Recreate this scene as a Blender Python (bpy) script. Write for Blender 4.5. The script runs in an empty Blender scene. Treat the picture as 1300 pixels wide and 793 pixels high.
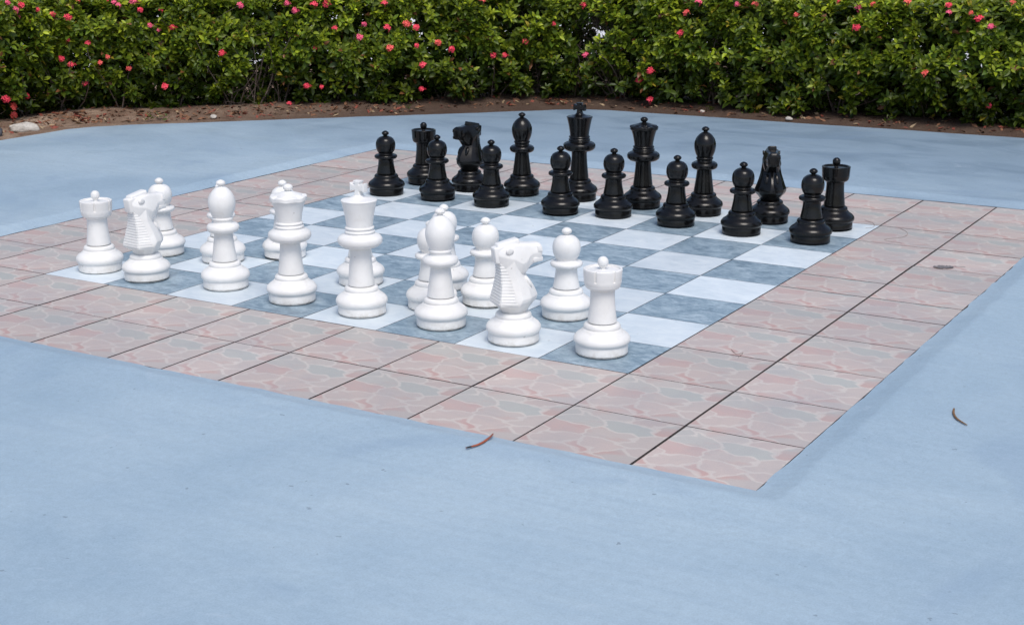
import bpy, bmesh, math, random
import numpy as np
from mathutils import Vector, Matrix, noise

S = 0.425                      # one board square, metres
random.seed(7); rng = np.random.default_rng(11)
scene = bpy.context.scene
COL = scene.collection
R = math.radians

def W(x, y, z=0.0):            # board coordinates (squares from the near corner) to metres
    return Vector((-x*S, y*S, z*S))

# ------------------------------------------------------------------ materials
class NT:
    def __init__(self, name):
        self.m = bpy.data.materials.new(name); self.m.use_nodes = True
        self.t = self.m.node_tree; self.t.nodes.clear()
        self.out = self.t.nodes.new('ShaderNodeOutputMaterial')
        self.b = self.n('ShaderNodeBsdfPrincipled')
        self.l(self.b.outputs[0], self.out.inputs[0])
    def n(self, k, **kw):
        x = self.t.nodes.new(k)
        for a, v in kw.items(): setattr(x, a, v)
        return x
    def l(self, a, b): self.t.links.new(a, b)
    def put(self, sock, v):
        if hasattr(v, 'is_output'): self.l(v, sock)
        else: sock.default_value = v
    def coord(self, kind='Object', scale=(1, 1, 1), loc=(0, 0, 0), rot=(0, 0, 0)):
        c = self.n('ShaderNodeTexCoord'); m = self.n('ShaderNodeMapping')
        m.inputs['Scale'].default_value = scale; m.inputs['Location'].default_value = loc
        m.inputs['Rotation'].default_value = rot
        self.l(c.outputs[kind], m.inputs[0]); return m.outputs[0]
    def noise(self, vec, scale, detail=4, rough=0.55, dist=0.0, out='Fac'):
        x = self.n('ShaderNodeTexNoise'); self.l(vec, x.inputs['Vector'])
        x.inputs['Scale'].default_value = scale; x.inputs['Detail'].default_value = detail
        x.inputs['Roughness'].default_value = rough; x.inputs['Distortion'].default_value = dist
        return x.outputs[out]
    def ramp(self, fac, stops, interp='LINEAR'):
        x = self.n('ShaderNodeValToRGB'); self.l(fac, x.inputs[0]); e = x.color_ramp.elements
        x.color_ramp.interpolation = interp
        while len(e) < len(stops): e.new(0.5)
        for i, (p, c) in enumerate(stops):
            e[i].position = p
            e[i].color = (c, c, c, 1) if isinstance(c, (int, float)) else (*c, 1)
        return x.outputs[0]
    def mix(self, fac, a, b, mode='MIX'):
        x = self.n('ShaderNodeMix', data_type='RGBA', blend_type=mode)
        self.put(x.inputs[0], fac)
        self.put(x.inputs[6], a if hasattr(a, 'is_output') else (*a, 1))
        self.put(x.inputs[7], b if hasattr(b, 'is_output') else (*b, 1))
        return x.outputs[2]
    def math(self, op, a, b=0.0, c=0.0):
        x = self.n('ShaderNodeMath', operation=op)
        self.put(x.inputs[0], a); self.put(x.inputs[1], b); self.put(x.inputs[2], c); return x.outputs[0]
    def bump(self, h, strength=0.3, dist=0.002):
        x = self.n('ShaderNodeBump'); x.inputs['Strength'].default_value = strength
        x.inputs['Distance'].default_value = dist
        self.l(h, x.inputs['Height']); self.l(x.outputs[0], self.b.inputs['Normal'])
    def base(self, c, rough=0.5, spec=0.5):
        self.put(self.b.inputs['Base Color'], c if hasattr(c, 'is_output') else (*c, 1))
        self.put(self.b.inputs['Roughness'], rough)
        self.b.inputs['Specular IOR Level'].default_value = spec
        return self.m

def mat_white():
    t = NT('white_plastic'); o = t.coord(); oi = t.n('ShaderNodeObjectInfo')
    shift = t.n('ShaderNodeVectorMath', operation='ADD'); t.l(o, shift.inputs[0])
    sc = t.math('MULTIPLY', oi.outputs['Random'], 37.0); cx = t.n('ShaderNodeCombineXYZ'); t.l(sc, cx.inputs[0]); t.l(sc, cx.inputs[2])
    t.l(cx.outputs[0], shift.inputs[1]); v = shift.outputs[0]
    n1 = t.noise(v, 9, 5); n2 = t.noise(v, 70, 3); n3 = t.noise(v, 26, 6, 0.7)
    c = t.ramp(n1, [(0.35, (0.735, 0.73, 0.715)), (0.6, (0.80, 0.798, 0.785))])
    sep = t.n('ShaderNodeSeparateXYZ'); t.l(o, sep.inputs[0])
    low = t.n('ShaderNodeMapRange'); t.l(sep.outputs[2], low.inputs[0])
    low.inputs[1].default_value = 0.0; low.inputs[2].default_value = 0.05; low.inputs[3].default_value = 1.0; low.inputs[4].default_value = 0.0
    dirt = t.math('MULTIPLY', low.outputs[0], t.ramp(n3, [(0.45, 0.0), (0.62, 1.0)]))
    c = t.mix(t.math('MULTIPLY', dirt, 0.48), c, (0.42, 0.38, 0.33))
    sp = t.ramp(t.noise(v, 30, 2, 0.5), [(0.75, 0.0), (0.78, 1.0)])
    c = t.mix(t.math('MULTIPLY', sp, 0.4), c, (0.3, 0.27, 0.22))
    sm = t.ramp(t.noise(v, 14, 6, 0.75), [(0.56, 0.0), (0.72, 1.0)])
    c = t.mix(t.math('MULTIPLY', sm, 0.32), c, (0.60, 0.57, 0.51))
    t.bump(n2, 0.12, 0.001)
    return t.base(c, t.ramp(n1, [(0.3, 0.3), (0.7, 0.48)]), 0.45)

def mat_black():
    t = NT('black_plastic'); o = t.coord(); oi = t.n('ShaderNodeObjectInfo')
    shift = t.n('ShaderNodeVectorMath', operation='ADD'); t.l(o, shift.inputs[0])
    sc = t.math('MULTIPLY', oi.outputs['Random'], 41.0); cx = t.n('ShaderNodeCombineXYZ'); t.l(sc, cx.inputs[0]); t.l(sc, cx.inputs[1])
    t.l(cx.outputs[0], shift.inputs[1]); v = shift.outputs[0]
    n1 = t.noise(v, 11, 5); n2 = t.noise(v, 60, 3)
    c = t.ramp(n1, [(0.35, (0.0035, 0.0035, 0.004)), (0.7, (0.007, 0.0068, 0.0066))])
    sm = t.ramp(t.noise(v, 22, 6, 0.75), [(0.55, 0.0), (0.75, 1.0)])
    c = t.mix(t.math('MULTIPLY', sm, 0.16), c, (0.05, 0.046, 0.042))
    t.bump(n2, 0.1, 0.001)
    return t.base(c, t.ramp(n1, [(0.3, 0.15), (0.7, 0.26)]), 0.32)

def mat_concrete():
    t = NT('painted_concrete'); o = t.coord()
    big = t.noise(o, 0.55, 5, 0.55, 0.6); mid = t.noise(o, 2.3, 6, 0.65, 0.8); fine = t.noise(o, 160, 3, 0.7)
    brush = t.noise(t.coord(scale=(1.0, 9, 1), rot=(0, 0, R(31))), 2.2, 6, 0.65, 0.4)
    c = t.ramp(big, [(0.38, (0.284, 0.388, 0.476)), (0.5, (0.332, 0.438, 0.520)), (0.61, (0.376, 0.480, 0.554))])
    c = t.mix(t.ramp(mid, [(0.3, 0.0), (0.75, 0.55)]), c, (0.362, 0.465, 0.55))
    c = t.mix(t.ramp(brush, [(0.42, 0.0), (0.72, 0.5)]), c, (0.288, 0.390, 0.482))
    c = t.mix(1.0, c, t.ramp(fine, [(0.25, 0.86), (0.5, 1.0), (0.75, 1.11)]), 'MULTIPLY')
    c = t.mix(1.0, c, t.ramp(t.noise(o, 34, 4, 0.7, 0.4), [(0.3, 0.93), (0.7, 1.06)]), 'MULTIPLY')
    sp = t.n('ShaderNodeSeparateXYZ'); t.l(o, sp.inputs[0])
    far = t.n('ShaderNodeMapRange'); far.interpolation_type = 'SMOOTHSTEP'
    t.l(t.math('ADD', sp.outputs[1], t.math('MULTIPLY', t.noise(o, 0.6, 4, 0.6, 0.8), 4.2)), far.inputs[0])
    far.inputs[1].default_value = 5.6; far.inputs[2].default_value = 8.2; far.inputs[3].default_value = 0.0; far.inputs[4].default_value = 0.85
    c = t.mix(far.outputs[0], c, (0.215, 0.297, 0.378))  # shade over the far side, painted into the concrete colour
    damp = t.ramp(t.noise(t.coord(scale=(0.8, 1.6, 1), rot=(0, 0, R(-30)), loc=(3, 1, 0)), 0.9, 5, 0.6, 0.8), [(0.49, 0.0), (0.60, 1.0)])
    c = t.mix(t.math('MULTIPLY', t.math('MULTIPLY', damp, far.outputs[0]), 0.60), c, (0.135, 0.20, 0.27))     # damp patches, only within the shade-darkened far side
    # worn darker patches and small stains
    st = t.ramp(t.noise(o, 0.9, 3, 0.5, 1.5), [(0.57, 0.0), (0.66, 1.0)])
    c = t.mix(t.math('MULTIPLY', st, 0.22), c, (0.20, 0.29, 0.41))
    dots = t.ramp(t.noise(o, 26, 2, 0.5), [(0.745, 0.0), (0.765, 1.0)])
    c = t.mix(t.math('MULTIPLY', dots, 0.55), c, (0.13, 0.16, 0.20))
    pale = t.ramp(t.noise(o, 5.5, 7, 0.8, 1.0), [(0.60, 0.0), (0.74, 1.0)])
    c = t.mix(t.math('MULTIPLY', pale, 0.5), c, (0.47, 0.55, 0.63))
    h = t.math('ADD', t.math('MULTIPLY', fine, 0.5), t.math('MULTIPLY', brush, 1.2))
    t.bump(h, 0.35, 0.0025)
    return t.base(c, t.ramp(mid, [(0.3, 0.42), (0.7, 0.62)]), 0.45)

def mat_tile():
    t = NT('flagstone_print_tile')
    uv = t.coord('UV', scale=(2.9, 4.3, 1), loc=(0.37, 0.12, 0))
    nz = t.noise(uv, 1.5, 1.5, 0.5, 0.0, 'Color')
    off = t.n('ShaderNodeVectorMath', operation='SUBTRACT'); t.l(nz, off.inputs[0]); off.inputs[1].default_value = (0.5, 0.5, 0.5)
    mul = t.n('ShaderNodeVectorMath', operation='SCALE'); t.l(off.outputs[0], mul.inputs[0]); mul.inputs['Scale'].default_value = 0.85
    add = t.n('ShaderNodeVectorMath', operation='ADD'); t.l(uv, add.inputs[0]); t.l(mul.outputs[0], add.inputs[1])
    v1 = t.n('ShaderNodeTexVoronoi', feature='F1', voronoi_dimensions='2D'); t.l(add.outputs[0], v1.inputs['Vector']); v1.inputs['Scale'].default_value = 1.0
    v2 = t.n('ShaderNodeTexVoronoi', feature='DISTANCE_TO_EDGE', voronoi_dimensions='2D'); t.l(add.outputs[0], v2.inputs['Vector']); v2.inputs['Scale'].default_value = 1.0
    sp = t.n('ShaderNodeSeparateColor'); t.l(v1.outputs['Color'], sp.inputs[0])
    cell = t.ramp(sp.outputs[0], [(0.0, (0.51, 0.385, 0.375)), (0.22, (0.49, 0.455, 0.445)), (0.42, (0.405, 0.43, 0.43)), (0.6, (0.525, 0.44, 0.425)), (0.8, (0.44, 0.445, 0.44)), (1.0, (0.50, 0.375, 0.365))])
    o = t.coord()
    streak = t.noise(t.coord('UV', scale=(5, 26, 1)), 1.0, 5, 0.7, 0.5)
    c = t.mix(t.ramp(streak, [(0.42, 0.0), (0.74, 0.45)]), cell, (0.48, 0.45, 0.44))
    pk = t.math('ADD', t.noise(t.coord('UV', scale=(2.2, 5, 1), loc=(4, 2, 0)), 1.0, 4, 0.6), t.math('MULTIPLY', t.math('SUBTRACT', sp.outputs[1], 0.5), 0.42))
    c = t.mix(t.ramp(pk, [(0.50, 0.0), (0.68, 0.7)]), c, (0.49, 0.315, 0.295))
    joint = t.ramp(v2.outputs['Distance'], [(0.034, 1.0), (0.074, 0.0)])
    c = t.mix(t.math('MULTIPLY', joint, 0.72), c, (0.58, 0.55, 0.53))
    gi = t.n('ShaderNodeNewGeometry')
    br = t.ramp(gi.outputs['Random Per Island'], [(0, (0.93, 0.90, 0.85)), (1, (1.08, 1.04, 0.98))])
    c = t.mix(1.0, c, br, 'MULTIPLY')
    dirt = t.ramp(t.noise(o, 2.2, 6, 0.7, 0.8), [(0.42, 0.0), (0.72, 0.6)])
    c = t.mix(dirt, c, (0.36, 0.345, 0.355))
    fine = t.noise(o, 240, 2, 0.6)
    c = t.mix(1.0, c, t.ramp(fine, [(0.3, 0.93), (0.7, 1.06)]), 'MULTIPLY')
    t.bump(t.math('ADD', t.math('MULTIPLY', joint, -0.5), t.math('MULTIPLY', streak, 0.8)), 0.25, 0.0015)
    return t.base(c, t.ramp(streak, [(0.3, 0.36), (0.7, 0.52)]), 0.45)

def mat_square(dark):
    t = NT('blue_slate_tile' if dark else 'white_marble_tile'); o = t.coord()
    gi = t.n('ShaderNodeNewGeometry'); rnd = gi.outputs['Random Per Island']
    cx = t.n('ShaderNodeCombineXYZ'); k = t.math('MULTIPLY', rnd, 29.0); t.l(k, cx.inputs[0]); t.l(k, cx.inputs[1])
    ad = t.n('ShaderNodeVectorMath', operation='ADD'); t.l(o, ad.inputs[0]); t.l(cx.outputs[0], ad.inputs[1])
    mp = t.n('ShaderNodeMapping'); t.l(ad.outputs[0], mp.inputs[0]); mp.inputs['Scale'].default_value = (1.0, 1.7, 1); mp.inputs['Rotation'].default_value = (0, 0, R(18))
    v = mp.outputs[0]
    a = t.noise(v, 7, 7, 0.68, 0.9); b = t.noise(v, 22, 6, 0.7, 0.5); f = t.noise(o, 180, 2, 0.6)
    if dark:
        c = t.ramp(a, [(0.32, (0.15, 0.21, 0.262)), (0.44, (0.228, 0.315, 0.378)), (0.55, (0.315, 0.41, 0.475)), (0.68, (0.42, 0.515, 0.575))])
        c = t.mix(t.ramp(b, [(0.46, 0.0), (0.66, 0.75)]), c, (0.135, 0.20, 0.27))
        c = t.mix(t.ramp(t.noise(v, 34, 5, 0.7), [(0.58, 0.0), (0.70, 0.8)]), c, (0.42, 0.53, 0.61))
    else:
        c = t.ramp(a, [(0.30, (0.54, 0.63, 0.69)), (0.5, (0.64, 0.715, 0.765)), (0.72, (0.72, 0.785, 0.81))])
        c = t.mix(t.ramp(b, [(0.5, 0.0), (0.8, 0.35)]), c, (0.48, 0.60, 0.68))
        c = t.mix(t.ramp(t.noise(o, 38, 2, 0.5), [(0.755, 0.0), (0.775, 0.6)]), c, (0.25, 0.24, 0.22))
    c = t.mix(1.0, c, t.ramp(rnd, [(0, 0.92), (1, 1.05)]), 'MULTIPLY')
    t.bump(t.math('ADD', b, t.math('MULTIPLY', f, 0.4)), 0.18, 0.0012)
    return t.base(c, t.ramp(a, [(0.3, 0.33), (0.7, 0.5)]), 0.45)

def mat_simple(name, c1, c2, scale=30, rough=0.7, bump=0.3, spec=0.4):
    t = NT(name); o = t.coord(); n = t.noise(o, scale, 5, 0.65)
    t.bump(t.noise(o, scale*3, 4, 0.7), bump, 0.003)
    return t.base(t.ramp(n, [(0.32, c1), (0.68, c2)]), rough, spec)

def mat_leaf():
    t = NT('glossy_leaf'); a = t.n('ShaderNodeAttribute'); a.attribute_name = 'leaf_tint'
    o = t.coord(); n = t.noise(o, 90, 2)
    c = t.mix(1.0, a.outputs['Color'], t.ramp(n, [(0.3, 0.85), (0.7, 1.12)]), 'MULTIPLY')
    t.base(c, 0.38, 0.32)
    tr = t.n('ShaderNodeBsdfTranslucent'); t.l(t.mix(1.0, c, (1.25, 1.3, 0.6), 'MULTIPLY'), tr.inputs[0])
    mx = t.n('ShaderNodeMixShader'); mx.inputs[0].default_value = 0.18
    t.l(t.b.outputs[0], mx.inputs[1]); t.l(tr.outputs[0], mx.inputs[2]); t.l(mx.outputs[0], t.out.inputs[0])
    return t.m

def mat_soil():
    t = NT('dry_soil'); o = t.coord()
    n = t.noise(o, 3.5, 7, 0.7, 0.5); f = t.noise(o, 60, 5, 0.75)
    c = t.ramp(n, [(0.36, (0.15, 0.095, 0.066)), (0.52, (0.26, 0.18, 0.13)), (0.66, (0.40, 0.30, 0.225))])
    c = t.mix(1.0, c, t.ramp(f, [(0.25, 0.55), (0.5, 1.0), (0.75, 1.35)]), 'MULTIPLY')
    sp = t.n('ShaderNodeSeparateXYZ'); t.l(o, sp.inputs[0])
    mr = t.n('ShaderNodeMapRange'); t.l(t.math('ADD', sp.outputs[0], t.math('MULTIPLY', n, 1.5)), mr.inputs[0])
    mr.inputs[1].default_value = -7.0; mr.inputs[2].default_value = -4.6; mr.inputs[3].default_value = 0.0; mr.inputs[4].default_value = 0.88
    c = t.mix(mr.outputs[0], c, t.ramp(f, [(0.3, (0.035, 0.022, 0.016)), (0.7, (0.095, 0.060, 0.045))]))  # darker to the right: dark mulch, plus hedge shade painted into the soil
    t.bump(t.math('ADD', n, f), 0.9, 0.012)
    return t.base(c, 0.95, 0.2)

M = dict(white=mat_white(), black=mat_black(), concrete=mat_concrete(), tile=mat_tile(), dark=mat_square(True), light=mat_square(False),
         grout=mat_simple('dark_joint', (0.022, 0.020, 0.024), (0.085, 0.072, 0.062), 24, 0.95),
         leaf=mat_leaf(), soil=mat_soil(),
         ground=mat_simple('pale_sand', (0.62, 0.62, 0.62), (0.78, 0.78, 0.78), 1.5, 0.9),
         bark=mat_simple('grey_brown_bark', (0.075, 0.052, 0.04), (0.19, 0.15, 0.125), 60, 0.9),
         twig=mat_simple('dry_twig', (0.10, 0.07, 0.06), (0.22, 0.17, 0.15), 40, 0.9),
         rock=mat_simple('pale_rock', (0.36, 0.33, 0.29), (0.58, 0.55, 0.50), 25, 0.85, 0.6),
         darkrock=mat_simple('dark_rock', (0.05, 0.055, 0.07), (0.12, 0.125, 0.14), 25, 0.8, 0.6),
         pod=mat_simple('red_brown_pod', (0.21, 0.05, 0.028), (0.40, 0.11, 0.05), 45, 0.55),
         podtip=mat_simple('dark_pod_tip', (0.01, 0.01, 0.012), (0.02, 0.018, 0.018), 45, 0.5),
         podgreen=mat_simple('olive_pod', (0.12, 0.070, 0.02), (0.27, 0.135, 0.055), 45, 0.55),
         litterA=mat_simple('dead_leaf', (0.12, 0.055, 0.03), (0.26, 0.13, 0.07), 50, 0.8),
         litterB=mat_simple('red_dead_leaf', (0.16, 0.035, 0.025), (0.28, 0.08, 0.05), 50, 0.8),
         litterC=mat_simple('straw_leaf', (0.26, 0.18, 0.10), (0.40, 0.30, 0.19), 50, 0.8),
         dryleaf=mat_simple('grey_dry_leaf', (0.11, 0.105, 0.115), (0.22, 0.20, 0.20), 60, 0.8),
         mark=mat_simple('dry_tendril', (0.20, 0.14, 0.12), (0.28, 0.20, 0.17), 60, 0.8),
         pinkA=mat_simple('crimson_petal', (0.80, 0.035, 0.075), (0.90, 0.085, 0.14), 120, 0.55, 0.1),
         pinkB=mat_simple('pink_petal', (0.84, 0.075, 0.18), (0.93, 0.16, 0.28), 120, 0.55, 0.1),
         pinkC=mat_simple('coral_petal', (0.80, 0.075, 0.07), (0.90, 0.17, 0.14), 120, 0.55, 0.1))

# ------------------------------------------------------------------ object helpers
def mesh_obj(name, me, parent=None, loc=None):
    o = bpy.data.objects.new(name, me); COL.objects.link(o)
    if parent is not None: o.parent = parent
    if loc is not None: o.location = loc
    return o
def from_data(name, v, f, mats, parent=None, smooth=None, idx=None, loc=None):
    me = bpy.data.meshes.new(name); me.from_pydata([tuple(p) for p in v], [], f)
    for m in (mats if isinstance(mats, (list, tuple)) else [mats]): me.materials.append(m)
    if idx is not None: me.polygons.foreach_set('material_index', idx)
    if smooth is not None:
        me.polygons.foreach_set('use_smooth', [True]*len(me.polygons)); me.set_sharp_from_angle(angle=R(smooth))
    me.update(); return mesh_obj(name, me, parent, loc)
def tag(o, label=None, cat=None, group=None, kind=None):
    for k, v in (('label', label), ('category', cat), ('group', group), ('kind', kind)):
        if v: o[k] = v
    return o
def empty(name, loc, rz=0.0):
    o = bpy.data.objects.new(name, None); COL.objects.link(o); o.location = loc; o.rotation_euler = (0, 0, rz)
    o.empty_display_size = 0.1; return o
def copy_tree(o, parent=None):
    c = o.copy(); COL.objects.link(c)
    if parent is not None: c.parent = parent
    for ch in list(o.children): copy_tree(ch, c)
    return c

def catmull(pts, n=5):
    out = []
    P = [pts[0]] + list(pts) + [pts[-1]]
    for i in range(1, len(P)-2):
        p0, p1, p2, p3 = P[i-1], P[i], P[i+1], P[i+2]
        for k in range(n):
            t = k/n
            out.append(tuple(0.5*(2*b + (c-a)*t + (2*a-5*b+4*c-d)*t*t + (3*b-a-3*c+d)*t**3) for a, b, c, d in zip(p0, p1, p2, p3)))
    out.append(pts[-1]); return out
def profile(*runs):            # every run is a smooth curve; runs meet at crisp edges
    out = []
    for r in runs:
        q = catmull(r) if len(r) > 2 else list(r)
        if out and abs(out[-1][0]-q[0][0]) + abs(out[-1][1]-q[0][1]) < 1e-6: q = q[1:]
        out += q
    return out
def lathe(name, prof, mat, parent, seg=64, warp=None):
    v, f = [], []; rings = []
    for r, z in prof:
        if r < 1e-5: rings.append([len(v)]); v.append((0, 0, z*S)); continue
        row = []
        for k in range(seg):
            a = 2*math.pi*k/seg; rr, zz = (r, z) if warp is None else warp(r, z, a)
            row.append(len(v)); v.append((rr*S*math.cos(a), rr*S*math.sin(a), zz*S))
        rings.append(row)
    for A, B in zip(rings, rings[1:]):
        for k in range(seg):
            j = (k+1) % seg
            if len(A) == 1 and len(B) == 1: continue
            if len(A) == 1: f.append((A[0], B[j], B[k]))
            elif len(B) == 1: f.append((A[k], A[j], B[0]))
            else: f.append((A[k], A[j], B[j], B[k]))
    return from_data(name, v, f, mat, parent, smooth=38)

# ------------------------------------------------------------------ chess pieces
BASE = profile([(0, 0), (0.236, 0)], [(0.236, 0), (0.250, 0.008), (0.262, 0.016), (0.266, 0.028)], [(0.266, 0.016), (0.266, 0.100)],
               [(0.266, 0.100), (0.263, 0.107), (0.264, 0.112), (0.272, 0.117)],
               [(0.272, 0.117), (0.283, 0.130), (0.288, 0.151), (0.283, 0.176), (0.265, 0.201), (0.238, 0.222), (0.213, 0.241), (0.196, 0.260)],
               [(0.196, 0.260), (0.187, 0.268), (0.188, 0.285), (0.181, 0.305), (0.167, 0.317), (0.150, 0.322)], [(0.150, 0.322), (0, 0.322)])
SPIG = [(0, 0.312), (0.120, 0.312), (0.120, 0.333), (0.146, 0.3335)]
def part_shade(o): return o

def add_base(root, m): lathe('base', BASE, m, root, 72)
def ball(zc, r, zneck, rn):
    return [(rn, zneck)] + [(max(rn*0.9, 0) if False else r*math.cos(a), zc + r*0.9*math.sin(a)) for a in np.linspace(-1.15, 1.45, 12)] + [(0, zc + r*0.9)]

def make_pawn(m):
    r = empty('chess_pawn', (0, 0, 0)); add_base(r, m)
    lathe('body', profile(SPIG[:2], SPIG[1:3], SPIG[2:], [(0.146, 0.3335), (0.147, 0.345), (0.136, 0.400), (0.124, 0.470), (0.119, 0.530), (0.122, 0.556)],
          [(0.122, 0.556), (0.148, 0.563), (0.171, 0.577), (0.178, 0.596), (0.172, 0.616), (0.150, 0.629), (0.124, 0.634)],
          [(0.124, 0.634), (0.112, 0.640), (0.113, 0.660)], [(0.113, 0.660), (0.05, 0.662)]), m, r)
    h = lathe('head', profile([(0.02, 0.650), (0.112, 0.652)], [(0.112, 0.652), (0.134, 0.685), (0.149, 0.728), (0.154, 0.776), (0.147, 0.824), (0.127, 0.867), (0.093, 0.897), (0.055, 0.913), (0.030, 0.919)], [(0.030, 0.919), (0, 0.920)]), m, r)
    lathe('finial', profile([(0.0, 0.905), (0.034, 0.907)], [(0.034, 0.907), (0.028, 0.922), (0.042, 0.934), (0.055, 0.950), (0.053, 0.970), (0.038, 0.986), (0.018, 0.996), (0, 1.0)]), m, h, 32)
    return r
def make_rook(m):
    r = empty('chess_rook', (0, 0, 0)); add_base(r, m)
    lathe('body', profile(SPIG[:2], SPIG[1:3], SPIG[2:], [(0.146, 0.3335), (0.147, 0.345), (0.137, 0.430), (0.127, 0.530), (0.123, 0.620), (0.126, 0.660)],
          [(0.126, 0.660), (0.142, 0.670), (0.163, 0.682), (0.178, 0.700), (0.183, 0.722)], [(0.183, 0.722), (0.05, 0.722)]), m, r)
    def notch(rr, z, a):
        d = abs(((a + 0.35) % (math.pi/3)) - math.pi/6)
        if z > 0.765 and rr > 0.166 and d < 0.055: return max(rr-0.016, 0.168), z
        return rr, z
    b = lathe('battlement', profile([(0.05, 0.718), (0.185, 0.7225)], [(0.185, 0.7225), (0.189, 0.745), (0.190, 0.762)], [(0.190, 0.762), (0.190, 0.767)], [(0.190, 0.767), (0.194, 0.820), (0.197, 0.868)],
          [(0.197, 0.868), (0.195, 0.878), (0.188, 0.882)], [(0.188, 0.882), (0.176, 0.882)], [(0.176, 0.882), (0.169, 0.878), (0.165, 0.868)], [(0.165, 0.868), (0.158, 0.863), (0.10, 0.866), (0.04, 0.872)], [(0.04, 0.872), (0, 0.873)]), m, r, 180, notch)
    lathe('finial', profile([(0, 0.865), (0.034, 0.867)], [(0.034, 0.867), (0.027, 0.882), (0.036, 0.898), (0.051, 0.917), (0.055, 0.944), (0.048, 0.972), (0.030, 0.992), (0.012, 0.999), (0, 1.0)]), m, b, 32)
    return r
def make_bishop(m):
    r = empty('chess_bishop', (0, 0, 0)); add_base(r, m)
    lathe('body', profile(SPIG[:2], SPIG[1:3], SPIG[2:], [(0.146, 0.3335), (0.147, 0.345), (0.133, 0.440), (0.118, 0.550), (0.109, 0.630), (0.109, 0.662)],
          [(0.109, 0.662), (0.140, 0.668), (0.172, 0.682), (0.189, 0.706), (0.191, 0.730), (0.180, 0.756), (0.152, 0.774), (0.122, 0.782)], [(0.122, 0.782), (0.113, 0.788), (0.113, 0.812)],
          [(0.113, 0.812), (0.121, 0.818), (0.125, 0.829), (0.121, 0.841), (0.112, 0.847)], [(0.112, 0.847), (0.04, 0.848)]), m, r)
    h = lathe('head', profile([(0.03, 0.844), (0.111, 0.8475)], [(0.111, 0.8475), (0.135, 0.898), (0.152, 0.955), (0.159, 1.010), (0.153, 1.062), (0.134, 1.115), (0.103, 1.160), (0.068, 1.192), (0.040, 1.208), (0.030, 1.213)], [(0.030, 1.213), (0, 1.213)]), m, r)
    lathe('finial', profile([(0, 1.200), (0.034, 1.202)], [(0.034, 1.202), (0.027, 1.217), (0.044, 1.230), (0.056, 1.246), (0.050, 1.266), (0.032, 1.279), (0.014, 1.287), (0, 1.29)]), m, h, 32)
    return r
def cross_mesh(m, parent):
    z0, z1, zc = 1.322, 1.492, 1.418; t = 0.042
    pts = [(-0.046, z0), (0.046, z0), (0.034, 1.345), (0.028, zc-0.030), (0.060, zc-0.036), (0.094, zc-0.052), (0.094, zc+0.052), (0.060, zc+0.036), (0.028, zc+0.028), (0.034, z1-0.02), (0.052, z1),
           (-0.052, z1), (-0.034, z1-0.02), (-0.028, zc+0.028), (-0.060, zc+0.036), (-0.094, zc+0.052), (-0.094, zc-0.052), (-0.060, zc-0.036), (-0.028, zc-0.030), (-0.034, 1.345)]
    bm = bmesh.new(); fr = [bm.verts.new((x*S, -t*S, z*S)) for x, z in pts]
    face = bm.faces.new(fr); ext = bmesh.ops.extrude_face_region(bm, geom=[face])
    bmesh.ops.translate(bm, verts=[e for e in ext['geom'] if isinstance(e, bmesh.types.BMVert)], vec=(0, 2*t*S, 0))
    bmesh.ops.recalc_face_normals(bm, faces=bm.faces[:])
    bmesh.ops.bevel(bm, geom=[e for e in bm.edges if len(e.link_faces) == 2 and e.calc_face_angle(0) > 0.4], offset=0.010*S, segments=3, profile=0.5, affect='EDGES')
    me = bpy.data.meshes.new('cross'); bm.to_mesh(me); bm.free(); me.materials.append(m)
    me.polygons.foreach_set('use_smooth', [True]*len(me.polygons)); me.set_sharp_from_angle(angle=R(40))
    return mesh_obj('cross', me, parent)
def make_king(m):
    r = empty('chess_king', (0, 0, 0)); add_base(r, m)
    lathe('body', profile(SPIG[:2], SPIG[1:3], SPIG[2:], [(0.146, 0.3335), (0.147, 0.345), (0.135, 0.460), (0.122, 0.610), (0.117, 0.700), (0.119, 0.750)],
          [(0.119, 0.750), (0.150, 0.754), (0.203, 0.768), (0.238, 0.798), (0.247, 0.833), (0.238, 0.866), (0.208, 0.888), (0.178, 0.899)],
          [(0.178, 0.899), (0.164, 0.907), (0.158, 0.917)], [(0.158, 0.917), (0.166, 0.924), (0.166, 0.936), (0.156, 0.944)], [(0.156, 0.944), (0.150, 0.956)],
          [(0.150, 0.956), (0.159, 0.963), (0.161, 0.974), (0.153, 0.985)], [(0.153, 0.985), (0.146, 0.988)], [(0.146, 0.988), (0.05, 0.988)]), m, r, 72)
    c = lathe('crown', profile([(0.05, 0.984), (0.145, 0.9885)], [(0.145, 0.9885), (0.151, 1.050), (0.168, 1.150), (0.190, 1.245), (0.197, 1.266)], [(0.197, 1.266), (0.199, 1.276), (0.191, 1.284)],
          [(0.191, 1.284), (0.170, 1.288), (0.110, 1.301), (0.066, 1.318)], [(0.066, 1.318), (0.058, 1.328), (0.040, 1.334)], [(0.040, 1.334), (0, 1.335)]), m, r, 72)
    cross_mesh(m, c)
    return r
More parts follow.
